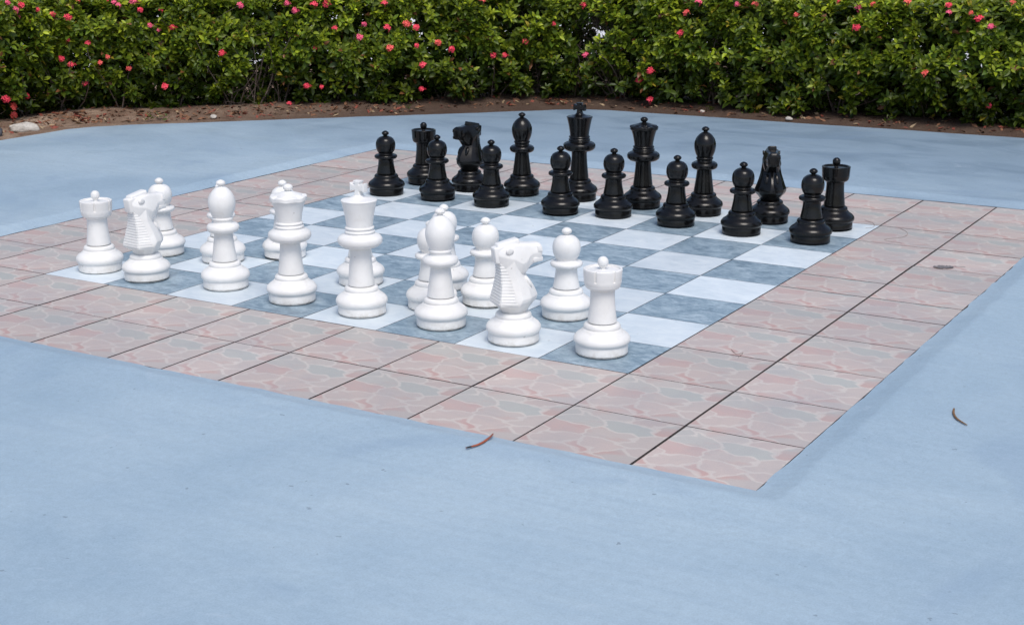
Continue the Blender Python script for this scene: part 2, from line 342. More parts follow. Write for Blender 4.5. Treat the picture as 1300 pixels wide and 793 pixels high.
def make_queen(m):
    r = empty('chess_queen', (0, 0, 0)); add_base(r, m)
    lathe('body', profile(SPIG[:2], SPIG[1:3], SPIG[2:], [(0.146, 0.3335), (0.147, 0.345), (0.135, 0.440), (0.122, 0.570), (0.116, 0.650), (0.118, 0.694)],
          [(0.118, 0.694), (0.150, 0.699), (0.202, 0.713), (0.236, 0.742), (0.244, 0.776), (0.235, 0.809), (0.205, 0.832), (0.176, 0.843)],
          [(0.176, 0.843), (0.163, 0.850), (0.157, 0.860)], [(0.157, 0.860), (0.165, 0.867), (0.165, 0.879), (0.154, 0.888)], [(0.154, 0.888), (0.147, 0.900)],
          [(0.147, 0.900), (0.156, 0.906), (0.157, 0.917), (0.149, 0.927)], [(0.149, 0.927), (0.141, 0.931)], [(0.141, 0.931), (0.05, 0.931)]), m, r, 72)
    def scallop(rr, z, a):
        k = abs(math.cos(4*a))
        if z > 1.165 and rr > 0.15:
            w = min(1, (z-1.165)/0.03)
            return rr*(1 - 0.045*(1-k)*w), z - 0.016*(1-k)*w
        return rr, z
    c = lathe('crown', profile([(0.05, 0.927), (0.139, 0.9315)], [(0.139, 0.9315), (0.146, 0.990), (0.164, 1.080), (0.189, 1.160)], [(0.189, 1.160), (0.206, 1.170), (0.212, 1.185), (0.214, 1.214)],
          [(0.214, 1.214), (0.211, 1.224), (0.202, 1.228)], [(0.202, 1.228), (0.170, 1.235), (0.110, 1.252), (0.060, 1.270), (0.034, 1.276)], [(0.034, 1.276), (0, 1.277)]), m, r, 96, scallop)
    lathe('finial', profile([(0, 1.262), (0.036, 1.264)], [(0.036, 1.264), (0.028, 1.279), (0.043, 1.291), (0.055, 1.310), (0.052, 1.332), (0.034, 1.349), (0.014, 1.356), (0, 1.357)]), m, c, 32)
    return r

def loft(name, rings, m, parent, bevel=0.0, caps=True, smooth=30, extra=None):
    bm = bmesh.new(); rows = [[bm.verts.new(Vector(p)*S) for p in ring] for ring in rings]
    n = len(rows[0])
    for A, B in zip(rows, rows[1:]):
        for k in range(n): bm.faces.new((A[k], A[(k+1) % n], B[(k+1) % n], B[k]))
    if caps: bm.faces.new(list(reversed(rows[0]))); bm.faces.new(rows[-1])
    if extra: extra(bm)
    bmesh.ops.recalc_face_normals(bm, faces=bm.faces[:])
    if bevel:
        bmesh.ops.bevel(bm, geom=[e for e in bm.edges if len(e.link_faces) == 2 and e.calc_face_angle(0) > 0.22], offset=bevel*S, segments=2, profile=0.6, affect='EDGES', clamp_overlap=True)
    me = bpy.data.meshes.new(name); bm.to_mesh(me); bm.free(); me.materials.append(m)
    me.polygons.foreach_set('use_smooth', [True]*len(me.polygons)); me.set_sharp_from_angle(angle=R(smooth))
    return mesh_obj(name, me, parent)
def box_into(bm, pts8):
    v = [bm.verts.new(Vector(p)*S) for p in pts8]
    for f in ((0, 3, 2, 1), (4, 5, 6, 7), (0, 1, 5, 4), (1, 2, 6, 5), (2, 3, 7, 6), (3, 0, 4, 7)): bm.faces.new([v[i] for i in f])

def make_knight(m):            # faces local +x
    r = empty('chess_knight', (0, 0, 0)); add_base(r, m)
    def sec(z, f, b, hw, bw, fw=0.03):
        L = f - b; pts = [(f, fw), (f-0.28*L, hw*0.76), (f-0.55*L, hw), (b+0.20*L, hw*0.45+bw*0.52), (b, bw)]
        return [(x, y, z) for x, y in pts] + [(x, -y, z) for x, y in reversed(pts)]
    def circ(z, rad):
        angs = [0.16, 0.75, 1.6, 2.3, 2.85]
        p = [(rad*math.cos(a), rad*math.sin(a), z) for a in angs]
        return p + [(x, -y, z) for x, y, _ in reversed(p)]
    NS_ = [(.415, .200, -.205, .212, .150, .06), (.445, .240, -.208, .224, .150, .05), (.485, .258, -.198, .226, .145, .035), (.550, .236, -.184, .200, .128, .02), (.620, .195, -.172, .176, .112, .018),
           (.680, .150, -.166, .156, .094, .02), (.740, .112, -.164, .142, .078, .03), (.820, .110, -.166, .132, .066, .04), (.900, .110, -.170, .124, .060, .04), (.970, .080, -.160, .090, .050, .03)]
    loft('body', [circ(.312, .12), circ(.3335, .142), circ(.345, .148), circ(.375, .168)] + [sec(*q) for q in NS_], m, r, 0.007)
    def lerp_sec(z):
        for q0, q1 in zip(NS_, NS_[1:]):
            if z <= q1[0]:
                k = max(0, (z-q0[0])/(q1[0]-q0[0])); return [u+(w-u)*k for u, w in zip(q0, q1)]
        return list(NS_[-1])
    # head
    def hs(x, zt, zb, tw, mw, bw, zm=None):
        zm = zm if zm is not None else zb + 0.55*(zt-zb)
        p = [(x, tw*0.55, zt), (x, tw, zt-0.018), (x, mw, zm), (x, bw, zb+0.03), (x, bw*0.6, zb)]
        return p + [(a, -b, c) for a, b, c in reversed(p)]
    st = [hs(-.190, 1.000, .850, .060, .072, .060), hs(-.120, 1.035, .760, .080, .112, .090), hs(-.030, 1.046, .705, .092, .132, .102), hs(.050, 1.046, .700, .090, .134, .100, .84), hs(.105, 1.040, .718, .082, .124, .094, .86),
          hs(.150, 1.034, .775, .074, .104, .084), hs(.200, 1.030, .818, .070, .090, .078), hs(.250, 1.032, .826, .072, .092, .080), hs(.284, 1.024, .832, .068, .086, .074), hs(.300, .990, .862, .048, .064, .054)]
    def bits(bm):
        for s in (-1, 1):       # nostril and lower lip on each side
            box_into(bm, [(.235, s*.03, .950), (.292, s*.03, .945), (.292, s*.094, .945), (.235, s*.100, .950), (.235, s*.03, 1.004), (.286, s*.03, .996), (.286, s*.088, .994), (.235, s*.094, 1.002)])
            box_into(bm, [(.185, s*.02, .838), (.300, s*.02, .838), (.298, s*.074, .838), (.185, s*.092, .838), (.185, s*.02, .884), (.308, s*.02, .884), (.303, s*.077, .884), (.185, s*.097, .884)])
    hd = loft('head', st, m, r, 0.009, extra=bits)
    for s in (-1, 1):           # small rounded ears at the sides of the poll
        er = [[(-0.085+0.032*math.cos(a)*k, s*(0.112+oy), z+0.026*math.sin(a)*k) for a in np.linspace(0, 2*math.pi, 11)[:-1]] for k, oy, z in ((1.2, -.03, .968), (1.35, .000, .976), (1.1, .010, .984), (0.5, .013, .988))]
        loft('ear', er, m, hd, 0.0, smooth=60)
    # two leaf-shaped pads under the chin
    for s in (-1, 1):
        v, f = [], []; nu, nv = 12, 8; rot = Matrix.Rotation(s*0.36, 3, 'X') @ Matrix.Rotation(-0.56, 3, 'Y')
        for i in range(nv+1):
            th = math.pi*i/nv
            for k in range(nu):
                ph = 2*math.pi*k/nu; w_ = math.sin(th)*(1.0 if th < 1.2 else max(0.05, 1-0.25*(th-1.2)))
                q = rot @ Vector((0.030*w_*math.cos(ph), 0.052*w_*math.sin(ph), 0.082*math.cos(th)))
                v.append(tuple((Vector((0.128, s*0.062, 0.640)) + q)*S))
        for i in range(nv):
            for k in range(nu): a_ = i*nu+k; b_ = i*nu+(k+1) % nu; f.append((a_, b_, b_+nu, a_+nu))
        from_data('chest_pad', v, f, m, r, smooth=50)
    # mane: fine horizontal ridges wrapped round the back of the neck, widening downwards
    nt = 14; z0, z1 = .432, .862; rows_ = []; NC = 16
    for i in range(nt):
        za = z0 + (z1-z0)*i/nt; dz = (z1-z0)/nt
        rows_ += [(za+.001, .0095), (za+dz*.62, .0085), (za+dz*.78, -.0010), (za+dz*.97, -.0010)]
    v, f = [], []
    for z, o_ in rows_:
        _, fr, bk, hw, bw, _f = lerp_sec(z); L = fr-bk
        ys, xs = [0, bw, hw*0.45+bw*0.52, hw], [bk, bk, bk+0.20*L, fr-0.55*L]
        wd = min(.215 - .145*(z-z0)/(z1-z0), hw*0.985)
        for k in range(NC+1):
            y = wd*(2*k/NC-1); ay = abs(y); x = float(np.interp(ay, ys, xs)); sl = 0.0 if ay < bw else min(1.0, (ay-bw)/0.06)
            v.append(((x - o_*(1-0.35*sl))*S, (y + math.copysign(o_*0.8*sl, y))*S, z*S))
    n_ = NC+1
    for i in range(len(rows_)-1):
        for k in range(NC): a_ = i*n_+k; f.append((a_+1, a_, a_+n_, a_+n_+1))
    from_data('mane', v, f, m, r, smooth=25)
    bm = bmesh.new()
    box_into(bm, [(-.215, -.060, .850), (-.12, -.074, .850), (-.12, .074, .850), (-.215, .060, .850), (-.236, -.056, 1.010), (-.12, -.074, 1.036), (-.12, .074, 1.036), (-.236, .056, 1.010)])
    box_into(bm, [(-.205, -.062, .985), (.052, -.066, 1.000), (.052, .066, 1.000), (-.205, .062, .985), (-.190, -.050, 1.048), (.040, -.056, 1.096), (.040, .056, 1.096), (-.190, .050, 1.048)])
    bmesh.ops.recalc_face_normals(bm, faces=bm.faces[:])
    bmesh.ops.bevel(bm, geom=bm.edges[:], offset=0.014*S, segments=3, profile=0.5, affect='EDGES')
    me = bpy.data.meshes.new('forelock'); bm.to_mesh(me); bm.free(); me.materials.append(m)
    me.polygons.foreach_set('use_smooth', [True]*len(me.polygons)); me.set_sharp_from_angle(angle=R(40))
    mesh_obj('forelock', me, hd)
    return r

MAKE = dict(pawn=make_pawn, rook=make_rook, knight=make_knight, bishop=make_bishop, queen=make_queen, king=make_king)
# kind, board x, board y, heading (degrees in world, 0 = +x world), label
WHITE = [
 ('rook', .54, .49, 25, 'white rook nearest the camera, on the grey-blue corner square'),
 ('knight', 1.53, .41, 54, 'white knight with its nose pointing right, beside the nearest white rook'),
 ('bishop', 2.50, .52, 0, 'white bishop between the white king and the right-hand white knight'),
 ('king', 3.54, .50, 0, 'white king with a cross on its crown'),
 ('queen', 4.55, .53, 10, 'white queen with a scalloped crown, left of the white king'),
 ('bishop', 5.64, .64, 0, 'white bishop between the white queen and the left-hand white knight'),
 ('knight', 6.74, .46, 82, 'white knight turned away, beside the leftmost white rook'),
 ('rook', 7.57, .51, 60, 'leftmost white rook, on the pale corner square'),
 ('pawn', 1.52, 1.53, 0, 'white pawn closest to the camera, between the right-hand white knight and nearest rook'),
 ('pawn', 2.57, 1.55, 40, 'white pawn just left of the right-hand white knight, second from the right'),
 ('pawn', 3.01, 1.10, 80, 'white pawn peeking out close behind the left side of the right-hand white bishop'),
 ('pawn', 3.39, 1.95, 120, 'white pawn hidden farthest back behind the right-hand white bishop'),
 ('pawn', 4.37, 1.61, 160, 'white pawn mostly hidden behind the white king'),
 ('pawn', 6.05, 2.25, 200, 'white pawn mostly hidden behind the white queen'),
 ('pawn', 6.58, 1.66, 240, 'white pawn mostly hidden behind the left-hand white bishop'),
 ('pawn', 7.53, 1.58, 280, 'white pawn behind the left-hand white knight, leftmost of the white pawns')]
BLACK = [
 ('rook', 7.45, 7.55, 10, 'black rook at the far left, behind two black pawns'),
 ('knight', 6.50, 7.43, -101, 'black knight with its nose pointing left, beside the left black rook'),
 ('bishop', 5.58, 7.51, 0, 'black bishop between the left-hand black knight and the black king'),
 ('king', 4.61, 7.59, 0, 'black king with a cross on top, tallest of the black pieces'),
 ('queen', 3.50, 7.54, 12, 'black queen with a small ball on its crown, right of the black king'),
 ('bishop', 2.50, 7.51, 0, 'black bishop right of the black queen'),
 ('knight', 1.46, 7.48, -63, 'black knight facing the camera, second black piece from the right'),
 ('rook', .52, 7.50, 40, 'black rook at the far right, behind the last black pawn'),
 ('pawn', 7.44, 6.47, 20, 'leftmost black pawn, standing clear on a pale square'),
 ('pawn', 6.51, 6.52, 60, 'black pawn in front of the left black rook, second from the left'),
 ('pawn', 5.53, 6.51, 100, 'black pawn just left of and in front of the left-hand black bishop'),
 ('pawn', 4.34, 6.51, 140, 'black pawn just left of and in front of the black king'),
 ('pawn', 3.57, 6.71, 180, 'black pawn left of and in front of the black queen, before its pale square edge'),
 ('pawn', 2.52, 6.60, 220, 'black pawn left of and in front of the right-hand black bishop'),
 ('pawn', 1.50, 6.53, 260, 'black pawn left of and in front of the right-hand black knight'),
 ('pawn', .50, 6.51, 300, 'rightmost black pawn, in front of the right black rook')]
ZB = 0.0085
for side, rows in (('white', WHITE), ('black', BLACK)):
    first = {}
    for kind, x, y, rz, label in rows:
        o = copy_tree(first[kind]) if kind in first else MAKE[kind](M[side])
        first.setdefault(kind, o)
        p = W(x, y); o.location = (p.x, p.y, ZB); o.rotation_euler = (0, 0, R(rz))
        tag(o, label, 'chess ' + kind, '%s chess %ss' % (side, kind) if kind not in ('king', 'queen') else None)

# ------------------------------------------------------------------ chessboard and tiled border
TILES = [-2.19, -1.10, 0.0, 1.09, 2.18, 3.27, 4.0, 4.73, 5.82, 6.91, 8.0, 9.10, 10.19]
def slab(v, f, x0, x1, y0, y1, z):
    n = len(v); a, b = W(x0, y0), W(x1, y1)
    v += [(b.x, a.y, z), (a.x, a.y, z), (a.x, b.y, z), (b.x, b.y, z)]; f.append((n, n+1, n+2, n+3))
v, f, idx = [], [], []
slab(v, f, 0, 8, 0, 8, 0.004); idx.append(2)
for i in range(8):
    for j in range(8):
        g = lambda: 0.003 + 0.004*random.random()
        slab(v, f, i+g(), i+1-g(), j+g(), j+1-g(), 0.0085); idx.append(0 if (i+j) % 2 == 0 else 1)
board = from_data('chessboard', v, f, [M['dark'], M['light'], M['grout']], idx=idx)
tag(board, 'chessboard of pale and grey-blue floor tiles set in the paving', 'chessboard')
v, f, idx = [], [], []; uvs = []
for x0, x1, y0, y1 in ((-2.26, 10.26, -2.26, -0.001), (-2.26, 10.26, 8.001, 10.26), (-2.26, -0.001, -0.001, 8.001), (8.001, 10.26, -0.001, 8.001)):
    slab(v, f, x0, x1, y0, y1, 0.004); idx.append(1); uvs += [(0, 0)]*4
wide = {-1.10: 0.0135, 9.10: 0.012}
def gap(t, ax): return (wide.get(t, 0.0105) if ax == 0 else (0.0085 if t == 4.0 else 0.0068)) * random.uniform(0.75, 1.2)
for i in range(12):
    for j in range(12):
        if 2 <= i < 10 and 2 <= j < 10: continue
        x0, x1, y0, y1 = TILES[i], TILES[i+1], TILES[j], TILES[j+1]
        ex = lambda t, s, ax: t + s*gap(t, ax)
        slab(v, f, ex(x0, 1, 0), ex(x1, -1, 0), ex(y0, 1, 1), ex(y1, -1, 1), 0.0085 + random.uniform(-0.0006, 0.0006)); idx.append(0)
        w, h = (x1-x0)/1.09, (y1-y0)/1.09
        uvs += [(w, 0), (0, 0), (0, h), (w, h)]
tb = from_data('tile_border', v, f, [M['tile'], M['grout']], idx=idx)
ul = tb.data.uv_layers.new(name='UVMap'); ul.data.foreach_set('uv', np.array(uvs, float).ravel())
tag(tb, kind='structure')

# ------------------------------------------------------------------ painted concrete around it
A0, A1 = -2.19, 10.19
def loop(off, z, jit, n=90):
    a, b = A0-off, A1+off; out = []
    for (x0, y0), (x1, y1) in (((a, a), (b, a)), ((b, a), (b, b)), ((b, b), (a, b)), ((a, b), (a, a))):
        for k in range(n):
            t = k/n; x = x0+(x1-x0)*t; y = y0+(y1-y0)*t
            j = jit*(noise.noise((x*3.1, y*3.1, off)) + 0.7*noise.noise((x*11, y*11, 5+off)))
            if x0 == x1: x += j
            else: y += j
            p = W(x, y); out.append((p.x, p.y, z))
    return out
SOIL = [(17.2, -30), (17.2, -10), (17.2, 9.0), (17.0, 9.55), (16.6, 10.1), (9.9, 16.75), (9.5, 17.0), (9.0, 17.1), (-12, 18.0), (-45, 19.4)]
rows = [loop(-0.002, 0.0100, 0.020), loop(0.05, 0.0125, 0.02), loop(0.14, 0.0215, 0.03), loop(0.245, 0.0350, 0.03), loop(0.275, 0.0375, 0.03), loop(0.32, 0.0372, 0.04), loop(0.7, 0.0300, 0.05), loop(1.2, 0.0245, 0.0)]
v, f = [], []
for r_ in rows: v += r_
n = len(rows[0])
for k in range(len(rows)-1):
    for i in range(n):
        a, b = k*n+i, k*n+(i+1) % n
        f.append((a, b, b+n, a+n))
bm = bmesh.new(); bv = [bm.verts.new(p) for p in v]; bm.verts.ensure_lookup_table()
for q in f: bm.faces.new([bv[i] for i in q])
outer = []
for k in range(len(SOIL)-1):
    (xa, ya), (xb, yb) = SOIL[k], SOIL[k+1]; L = math.hypot(xb-xa, yb-ya); m_ = max(1, int(L/0.15)) if L < 40 else 40
    for i in range(m_):
        t = i/m_; x = xa+(xb-xa)*t; y = ya+(yb-ya)*t; j = 0.035*noise.noise((x*1.3, y*1.3, 0)) + 0.02*noise.noise((x*7, y*7, 3))
        p = W(x+j-0.22, y+j-0.22); outer.append((p.x, p.y, 0.0245))
for q in (SOIL[-1], (-45, -30)): p = W(*q); outer.append((p.x, p.y, 0.0245))
ov = [bm.verts.new(p) for p in outer]
oe = [bm.edges.new((ov[i], ov[(i+1) % len(ov)])) for i in range(len(ov))]
last = bv[-n:]
ie = [bm.edges.get((last[i], last[(i+1) % n])) for i in range(n)]
bmesh.ops.triangle_fill(bm, use_beauty=True, use_dissolve=False, edges=oe+ie)
# drop triangles that filled the hole of the board, if any
kill = [fc for fc in bm.faces if len(fc.verts) == 3 and all(vv in set(last) for vv in fc.verts) and -(A1+1)*S < fc.calc_center_median().x < -(A0-1)*S and (A0-1)*S < fc.calc_center_median().y < (A1+1)*S]
bmesh.ops.delete(bm, geom=kill, context='FACES')
# a low vertical lip where the slab ends at the soil
lip = [bm.verts.new((p[0], p[1], -0.08)) for p in outer]
for i in range(len(ov)): bm.faces.new((ov[i], ov[(i+1) % len(ov)], lip[(i+1) % len(ov)], lip[i]))
bmesh.ops.recalc_face_normals(bm, faces=bm.faces[:])
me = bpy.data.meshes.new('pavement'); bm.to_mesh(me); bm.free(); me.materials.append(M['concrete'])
me.polygons.foreach_set('use_smooth', [True]*len(me.polygons)); me.set_sharp_from_angle(angle=R(35))
pav = mesh_obj('pavement', me); tag(pav, kind='structure')
if me.polygons[0].normal.z < 0: me.flip_normals()

# ------------------------------------------------------------------ ground and soil
v = [(-300, -300, -0.06), (300, -300, -0.06), (300, 300, -0.06), (-300, 300, -0.06)]
tag(from_data('ground', v, [(0, 1, 2, 3)], M['ground']), kind='structure')
PATH = [(19.4, -1.0), (19.4, 10.7), (11.15, 18.85), (-9.0, 19.6)]
def along(path, off):
    """polyline offset towards the board"""
    segs = []
    for a, b in zip(path, path[1:]):
        d = Vector((b[0]-a[0], b[1]-a[1])); L = d.length; d /= L; nrm = Vector((-d.y, d.x))
        if nrm.dot(Vector((4-a[0], 4-a[1]))) < 0: nrm = -nrm
        segs.append((Vector(a), d, nrm, L))
    return segs
SEG = along(PATH, 0); TOT = sum(s[3] for s in SEG)
def frame(t):
    """point and inward normal of the hedge centre line (rounded at the corners)"""
    def raw(tt):
        tt = min(max(tt, 0), TOT-1e-4)
        for a, d, nn, L in SEG:
            if tt <= L: return a + d*tt, nn
            tt -= L
        a, d, nn, L = SEG[-1]; return a + d*L, nn
    w = 0.55; ps = [raw(t+w*k) for k in (-1, -0.5, 0, 0.5, 1)]
    p = sum((q[0] for q in ps), Vector((0, 0)))/5; nn = sum((q[1] for q in ps), Vector((0, 0))).normalized()
    return p, nn
def soil_h(x, y): return 0.012 + 0.018*noise.noise((x*0.9, y*0.9, 1)) + 0.012*noise.noise((x*3.3, y*3.3, 2))
v, f = [], []; NT_, NS = 300, 62
for i in range(NT_+1):
    t = TOT*i/NT_; p, nn = frame(t)
    for k in range(NS+1):
        s = 2.75 - 12.0*k/NS; q = p + nn*s; w = W(q.x, q.y)
        mound = 0.05*math.exp(-((s-0.4)/0.9)**2)
        v.append((w.x, w.y, -0.012 + soil_h(q.x, q.y) + mound))
for i in range(NT_):
    for k in range(NS):
        a = i*(NS+1)+k; f.append((a, a+1, a+NS+2, a+NS+1))
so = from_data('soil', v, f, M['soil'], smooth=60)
if so.data.polygons[10].normal.z < 0: so.data.flip_normals()
tag(so, kind='structure')

# ------------------------------------------------------------------ the hedge
TMIN, TMAX = 6.5, TOT-1.0
HT = 2.50                        # height in squares, before the shoots stick out
hedge_p, _ = frame(20.0); hw = W(hedge_p.x, hedge_p.y)
hedge = empty('hedge', (hw.x, hw.y, 0.0))
tag(hedge, 'clipped leafy green hedge with red and pink flower clusters along the paving', 'hedge')
HO = np.array([hw.x, hw.y, 0.0])
def skirt(t):                    # lower limit of the foliage
    s = 0.13 - 0.05*min(1, max(0, (t-16.5)/2)) + 0.18*noise.noise((t*0.75, 3.3, 0)) + 0.12*noise.noise((t*2.3, 7.7, 0))
    for c, w_, h in ((16.05, 0.75, 0.60), (23.6, 0.6, 0.40), (25.0, 0.7, 0.5), (27.4, 0.7, 0.5), (30.0, 1.0, 0.25), (32.2, 0.7, 0.30), (20.3, 0.5, 0.25), (10.6, 0.6, 0.15)):
        s += h*math.exp(-((t-c)/w_)**2)
    return max(0.03, s)
def thin(t, z):                  # chance that a shoot survives there
    k = 1.0
    for c, zc, wt, wz, amt in ((24.7, 1.75, 0.55, 0.55, 0.97), (24.4, 1.0, 0.8, 0.7, 0.6), (22.6, 1.2, 0.5, 0.8, 0.35), (16.2, 0.8, 0.7, 0.6, 0.45), (27.6, 1.0, 0.8, 0.5, 0.45), (18.6, 1.9, 0.3, 0.4, 0.35), (31.2, 1.68, 0.36, 0.26, 0.9), (32.65, 1.62, 0.26, 0.22, 0.9), (29.0, 1.0, 0.7, 0.4, 0.35)):
        k *= 1 - amt*math.exp(-((t-c)/wt)**2 - ((z-zc)/wz)**2)
    return k * (0.82 + 0.5*noise.noise((t*1.6, z*1.9, 11)))
def thin_back(t, z):
    k = 1.0
    for c, zc, wt, wz, amt in ((31.2, 1.70, 0.35, 0.30, 0.93), (32.7, 1.65, 0.25, 0.25, 0.92), (17.9, 1.95, 0.15, 0.25, 0.8), (28.9, 1.25, 0.3, 0.16, 0.7)):
        k *= 1 - amt*math.exp(-((t-c)/wt)**2 - ((z-zc)/wz)**2)
    return k
def clump(t, z): return noise.noise((t*2.2, z*2.0, 31)) + 0.55*noise.noise((t*4.9, z*4.6, 35))
def surf(t, u, side):
    """u runs up the face (0..1) for 'front'/'back', across the top (0 front ..1 back) for 'top'. returns board pos, z, normal"""
    p, nn = frame(t); half = 0.80 + 0.34*min(1, max(0, (t-16.5)/2.5))
    if side == 'top':
        s = half*(1-2*u); z = HT - 0.10*abs(1-2*u)**3
        n3 = Vector((nn.x*(1-2*u)*0.35, nn.y*(1-2*u)*0.35, 1))
    else:
        z = u*HT; sg = 1 if side == 'front' else -1
        s = sg*(half - 0.16*max(0, (u-0.82)/0.18)**2 - (0.36 - 0.14*min(1, max(0, (t-17)/3)))*max(0, (0.55-u)/0.55)**1.5)
        n3 = Vector((nn.x*sg, nn.y*sg, 0.18 + max(0, u-0.8)*2.0))
    d = 0.22*noise.noise((t*0.9, z*1.3, 1.0 if side == 'front' else 9.0)) + 0.22*noise.noise((t*2.4, z*2.8, 4.0)) + (0.16*s if False else 0)
    n3.normalize()
    q = Vector((p.x + nn.x*s, p.y + nn.y*s, z)) + n3*d
    return q, n3
shoots = []
def sow(count, side, zlo=0.0):
    k = 0
    while k < count:
        t = random.uniform(TMIN, TMAX); u = random.random()
        k += 1
        q, n3 = surf(t, u, side)
        if side == 'front' and q.z < skirt(t): continue
        if side == 'front' and random.random() > thin(t, q.z): continue
        if side == 'back' and random.random() > thin_back(t, q.z): continue
        dep = abs(random.gauss(0, 0.12)) - 0.08
        if side == 'front':
            cl = clump(t, q.z)
            th = -0.10 + 0.42*max(0, 1 - q.z/1.4)
            if cl < th: dep += 0.26
            if cl < th and random.random() < 0.78: continue
            if cl > 0.15: dep -= 0.06
        q = q - n3*dep
        shoots.append((q, n3, dep, t, side))
sow(13500, 'front'); sow(4200, 'top'); sow(5200, 'back')
for k in range(8000):            # inside
    t = random.uniform(TMIN, TMAX); z = random.uniform(0.12, HT-0.1); p, nn = frame(t)
    if random.random() > min(thin(t, z) + 0.25, thin_back(t, z)): continue
    s = random.uniform(-0.62, 0.55)
    q = Vector((p.x+nn.x*s, p.y+nn.y*s, z)); n3 = Vector((nn.x*random.uniform(-.3, 1), nn.y*random.uniform(-.3, 1), random.uniform(-.1, .9))).normalized()
    shoots.append((q, n3, 0.4, t, 'in'))

LT = np.array([(0, 0, 0), (0.30, 0.42, 0.10), (0.32, 0, -0.02), (0.30, -0.42, 0.10), (0.66, 0.40, 0.06), (0.68, 0, -0.05), (0.66, -0.40, 0.06), (1.0, 0, -0.13)])
LF = [(0, 2, 1), (0, 3, 2), (1, 2, 5, 4), (2, 3, 6, 5), (4, 5, 7), (5, 6, 7)]
def build_leaves(shoots, name, parent, origin, lmin=0.056, lmax=0.104, nl=(6, 9)):
    pos, X, Y, Z, LL, WW, CC = [], [], [], [], [], [], []
    for q, n3, dep, t, side in shoots:
        base = W(q.x, q.y, q.z); n = Vector((-n3.x, n3.y, n3.z))
        ax = (n*random.uniform(0.5, 1.0) + Vector((0, 0, random.uniform(0.2, 0.9))) + Vector((random.uniform(-1, 1), random.uniform(-1, 1), random.uniform(-1, 1)))*0.55).normalized()
        a1 = ax.orthogonal().normalized(); a2 = ax.cross(a1)
        cnt = random.randint(*nl); fresh = random.random(); ph = random.random()*6.28
        patch = 0.5 + 0.5*noise.noise((t*0.8, q.z*1.1, 21))
        for k in range(cnt):
            an = ph + k*2.4; lev = k/cnt              # 0 = tip whorl, 1 = lower leaves
            phi = R(random.uniform(28, 60) + 38*lev)
            rad = a1*math.cos(an) + a2*math.sin(an)
            d = ax*math.cos(phi) + rad*math.sin(phi); d.z -= 0.18*lev; d.normalize()
            nz = ax*math.sin(phi) - rad*math.cos(phi); y = nz.cross(d).normalized(); nz = d.cross(y)
            roll = random.uniform(-0.5, 0.5); y2 = y*math.cos(roll) + nz*math.sin(roll); nz = d.cross(y2)
            L = random.uniform(lmin, lmax)*(0.68 + 0.4*lev); Wd = L*random.uniform(0.40, 0.54)
            pos.append(base - ax*(lev*0.055) + rad*0.004); X.append(d); Y.append(y2); Z.append(nz); LL.append(L); WW.append(Wd)
            r_ = random.random()
            young_and_shade = (1-lev)*(0.15 + 0.95*fresh**1.7)*(1.2 if side == 'top' else 0.45 + 0.5*min(1, q.z/2.2))  # tips are younger; the drop with height stands in for shade low down
            if dep > 0.12: young_and_shade *= 0.4
            c = np.array((0.068, 0.112, 0.011))*(1-young_and_shade) + np.array((0.50, 0.58, 0.030))*young_and_shade
            c *= 0.55 + 0.65*random.random() ; c = c*(0.72+0.6*patch)*(0.50 + 0.50*min(1, q.z/1.3))  # low leaves darkened: hedge shade painted into the tint
            if r_ < 0.012: c = np.array((0.34, 0.27, 0.03))
            elif r_ < 0.026: c = np.array((0.20, 0.085, 0.035))
            elif r_ < 0.30: c = c*np.array((0.72, 0.85, 1.1))
            CC.append(c)
    N = len(pos); P = np.array(pos)-origin; X = np.array(X); Y = np.array(Y); Z = np.array(Z); LL = np.array(LL); WW = np.array(WW)
    V = P[:, None, :] + X[:, None, :]*(LT[None, :, 0, None]*LL[:, None, None]) + Y[:, None, :]*(LT[None, :, 1, None]*WW[:, None, None]*1.15) + Z[:, None, :]*(LT[None, :, 2, None]*LL[:, None, None]*rng.uniform(0.6, 1.7, N)[:, None, None])
    V = V.reshape(-1, 3)
    loops = np.concatenate([np.array(sum([list(q) for q in LF], []))[None, :] + 8*np.arange(N)[:, None]], 0).ravel()
    sizes = np.tile([len(q) for q in LF], N); starts = np.concatenate([[0], np.cumsum(sizes)[:-1]])
    me = bpy.data.meshes.new(name); me.vertices.add(len(V)); me.vertices.foreach_set('co', V.ravel())
    me.loops.add(len(loops)); me.loops.foreach_set('vertex_index', loops.astype(np.int32))
    me.polygons.add(len(sizes)); me.polygons.foreach_set('loop_start', starts.astype(np.int32)); me.polygons.foreach_set('loop_total', sizes.astype(np.int32))
    me.update(calc_edges=True); me.validate()
    at = me.attributes.new('leaf_tint', 'FLOAT_COLOR', 'POINT')
    C4 = np.ones((N, 8, 4)); C4[:, :, :3] = np.array(CC)[:, None, :]
    at.data.foreach_set('color', C4.ravel())
    me.polygons.foreach_set('use_smooth', [True]*len(me.polygons)); me.materials.append(M['leaf'])
    return mesh_obj(name, me, parent)
build_leaves(shoots, 'foliage', hedge, HO)

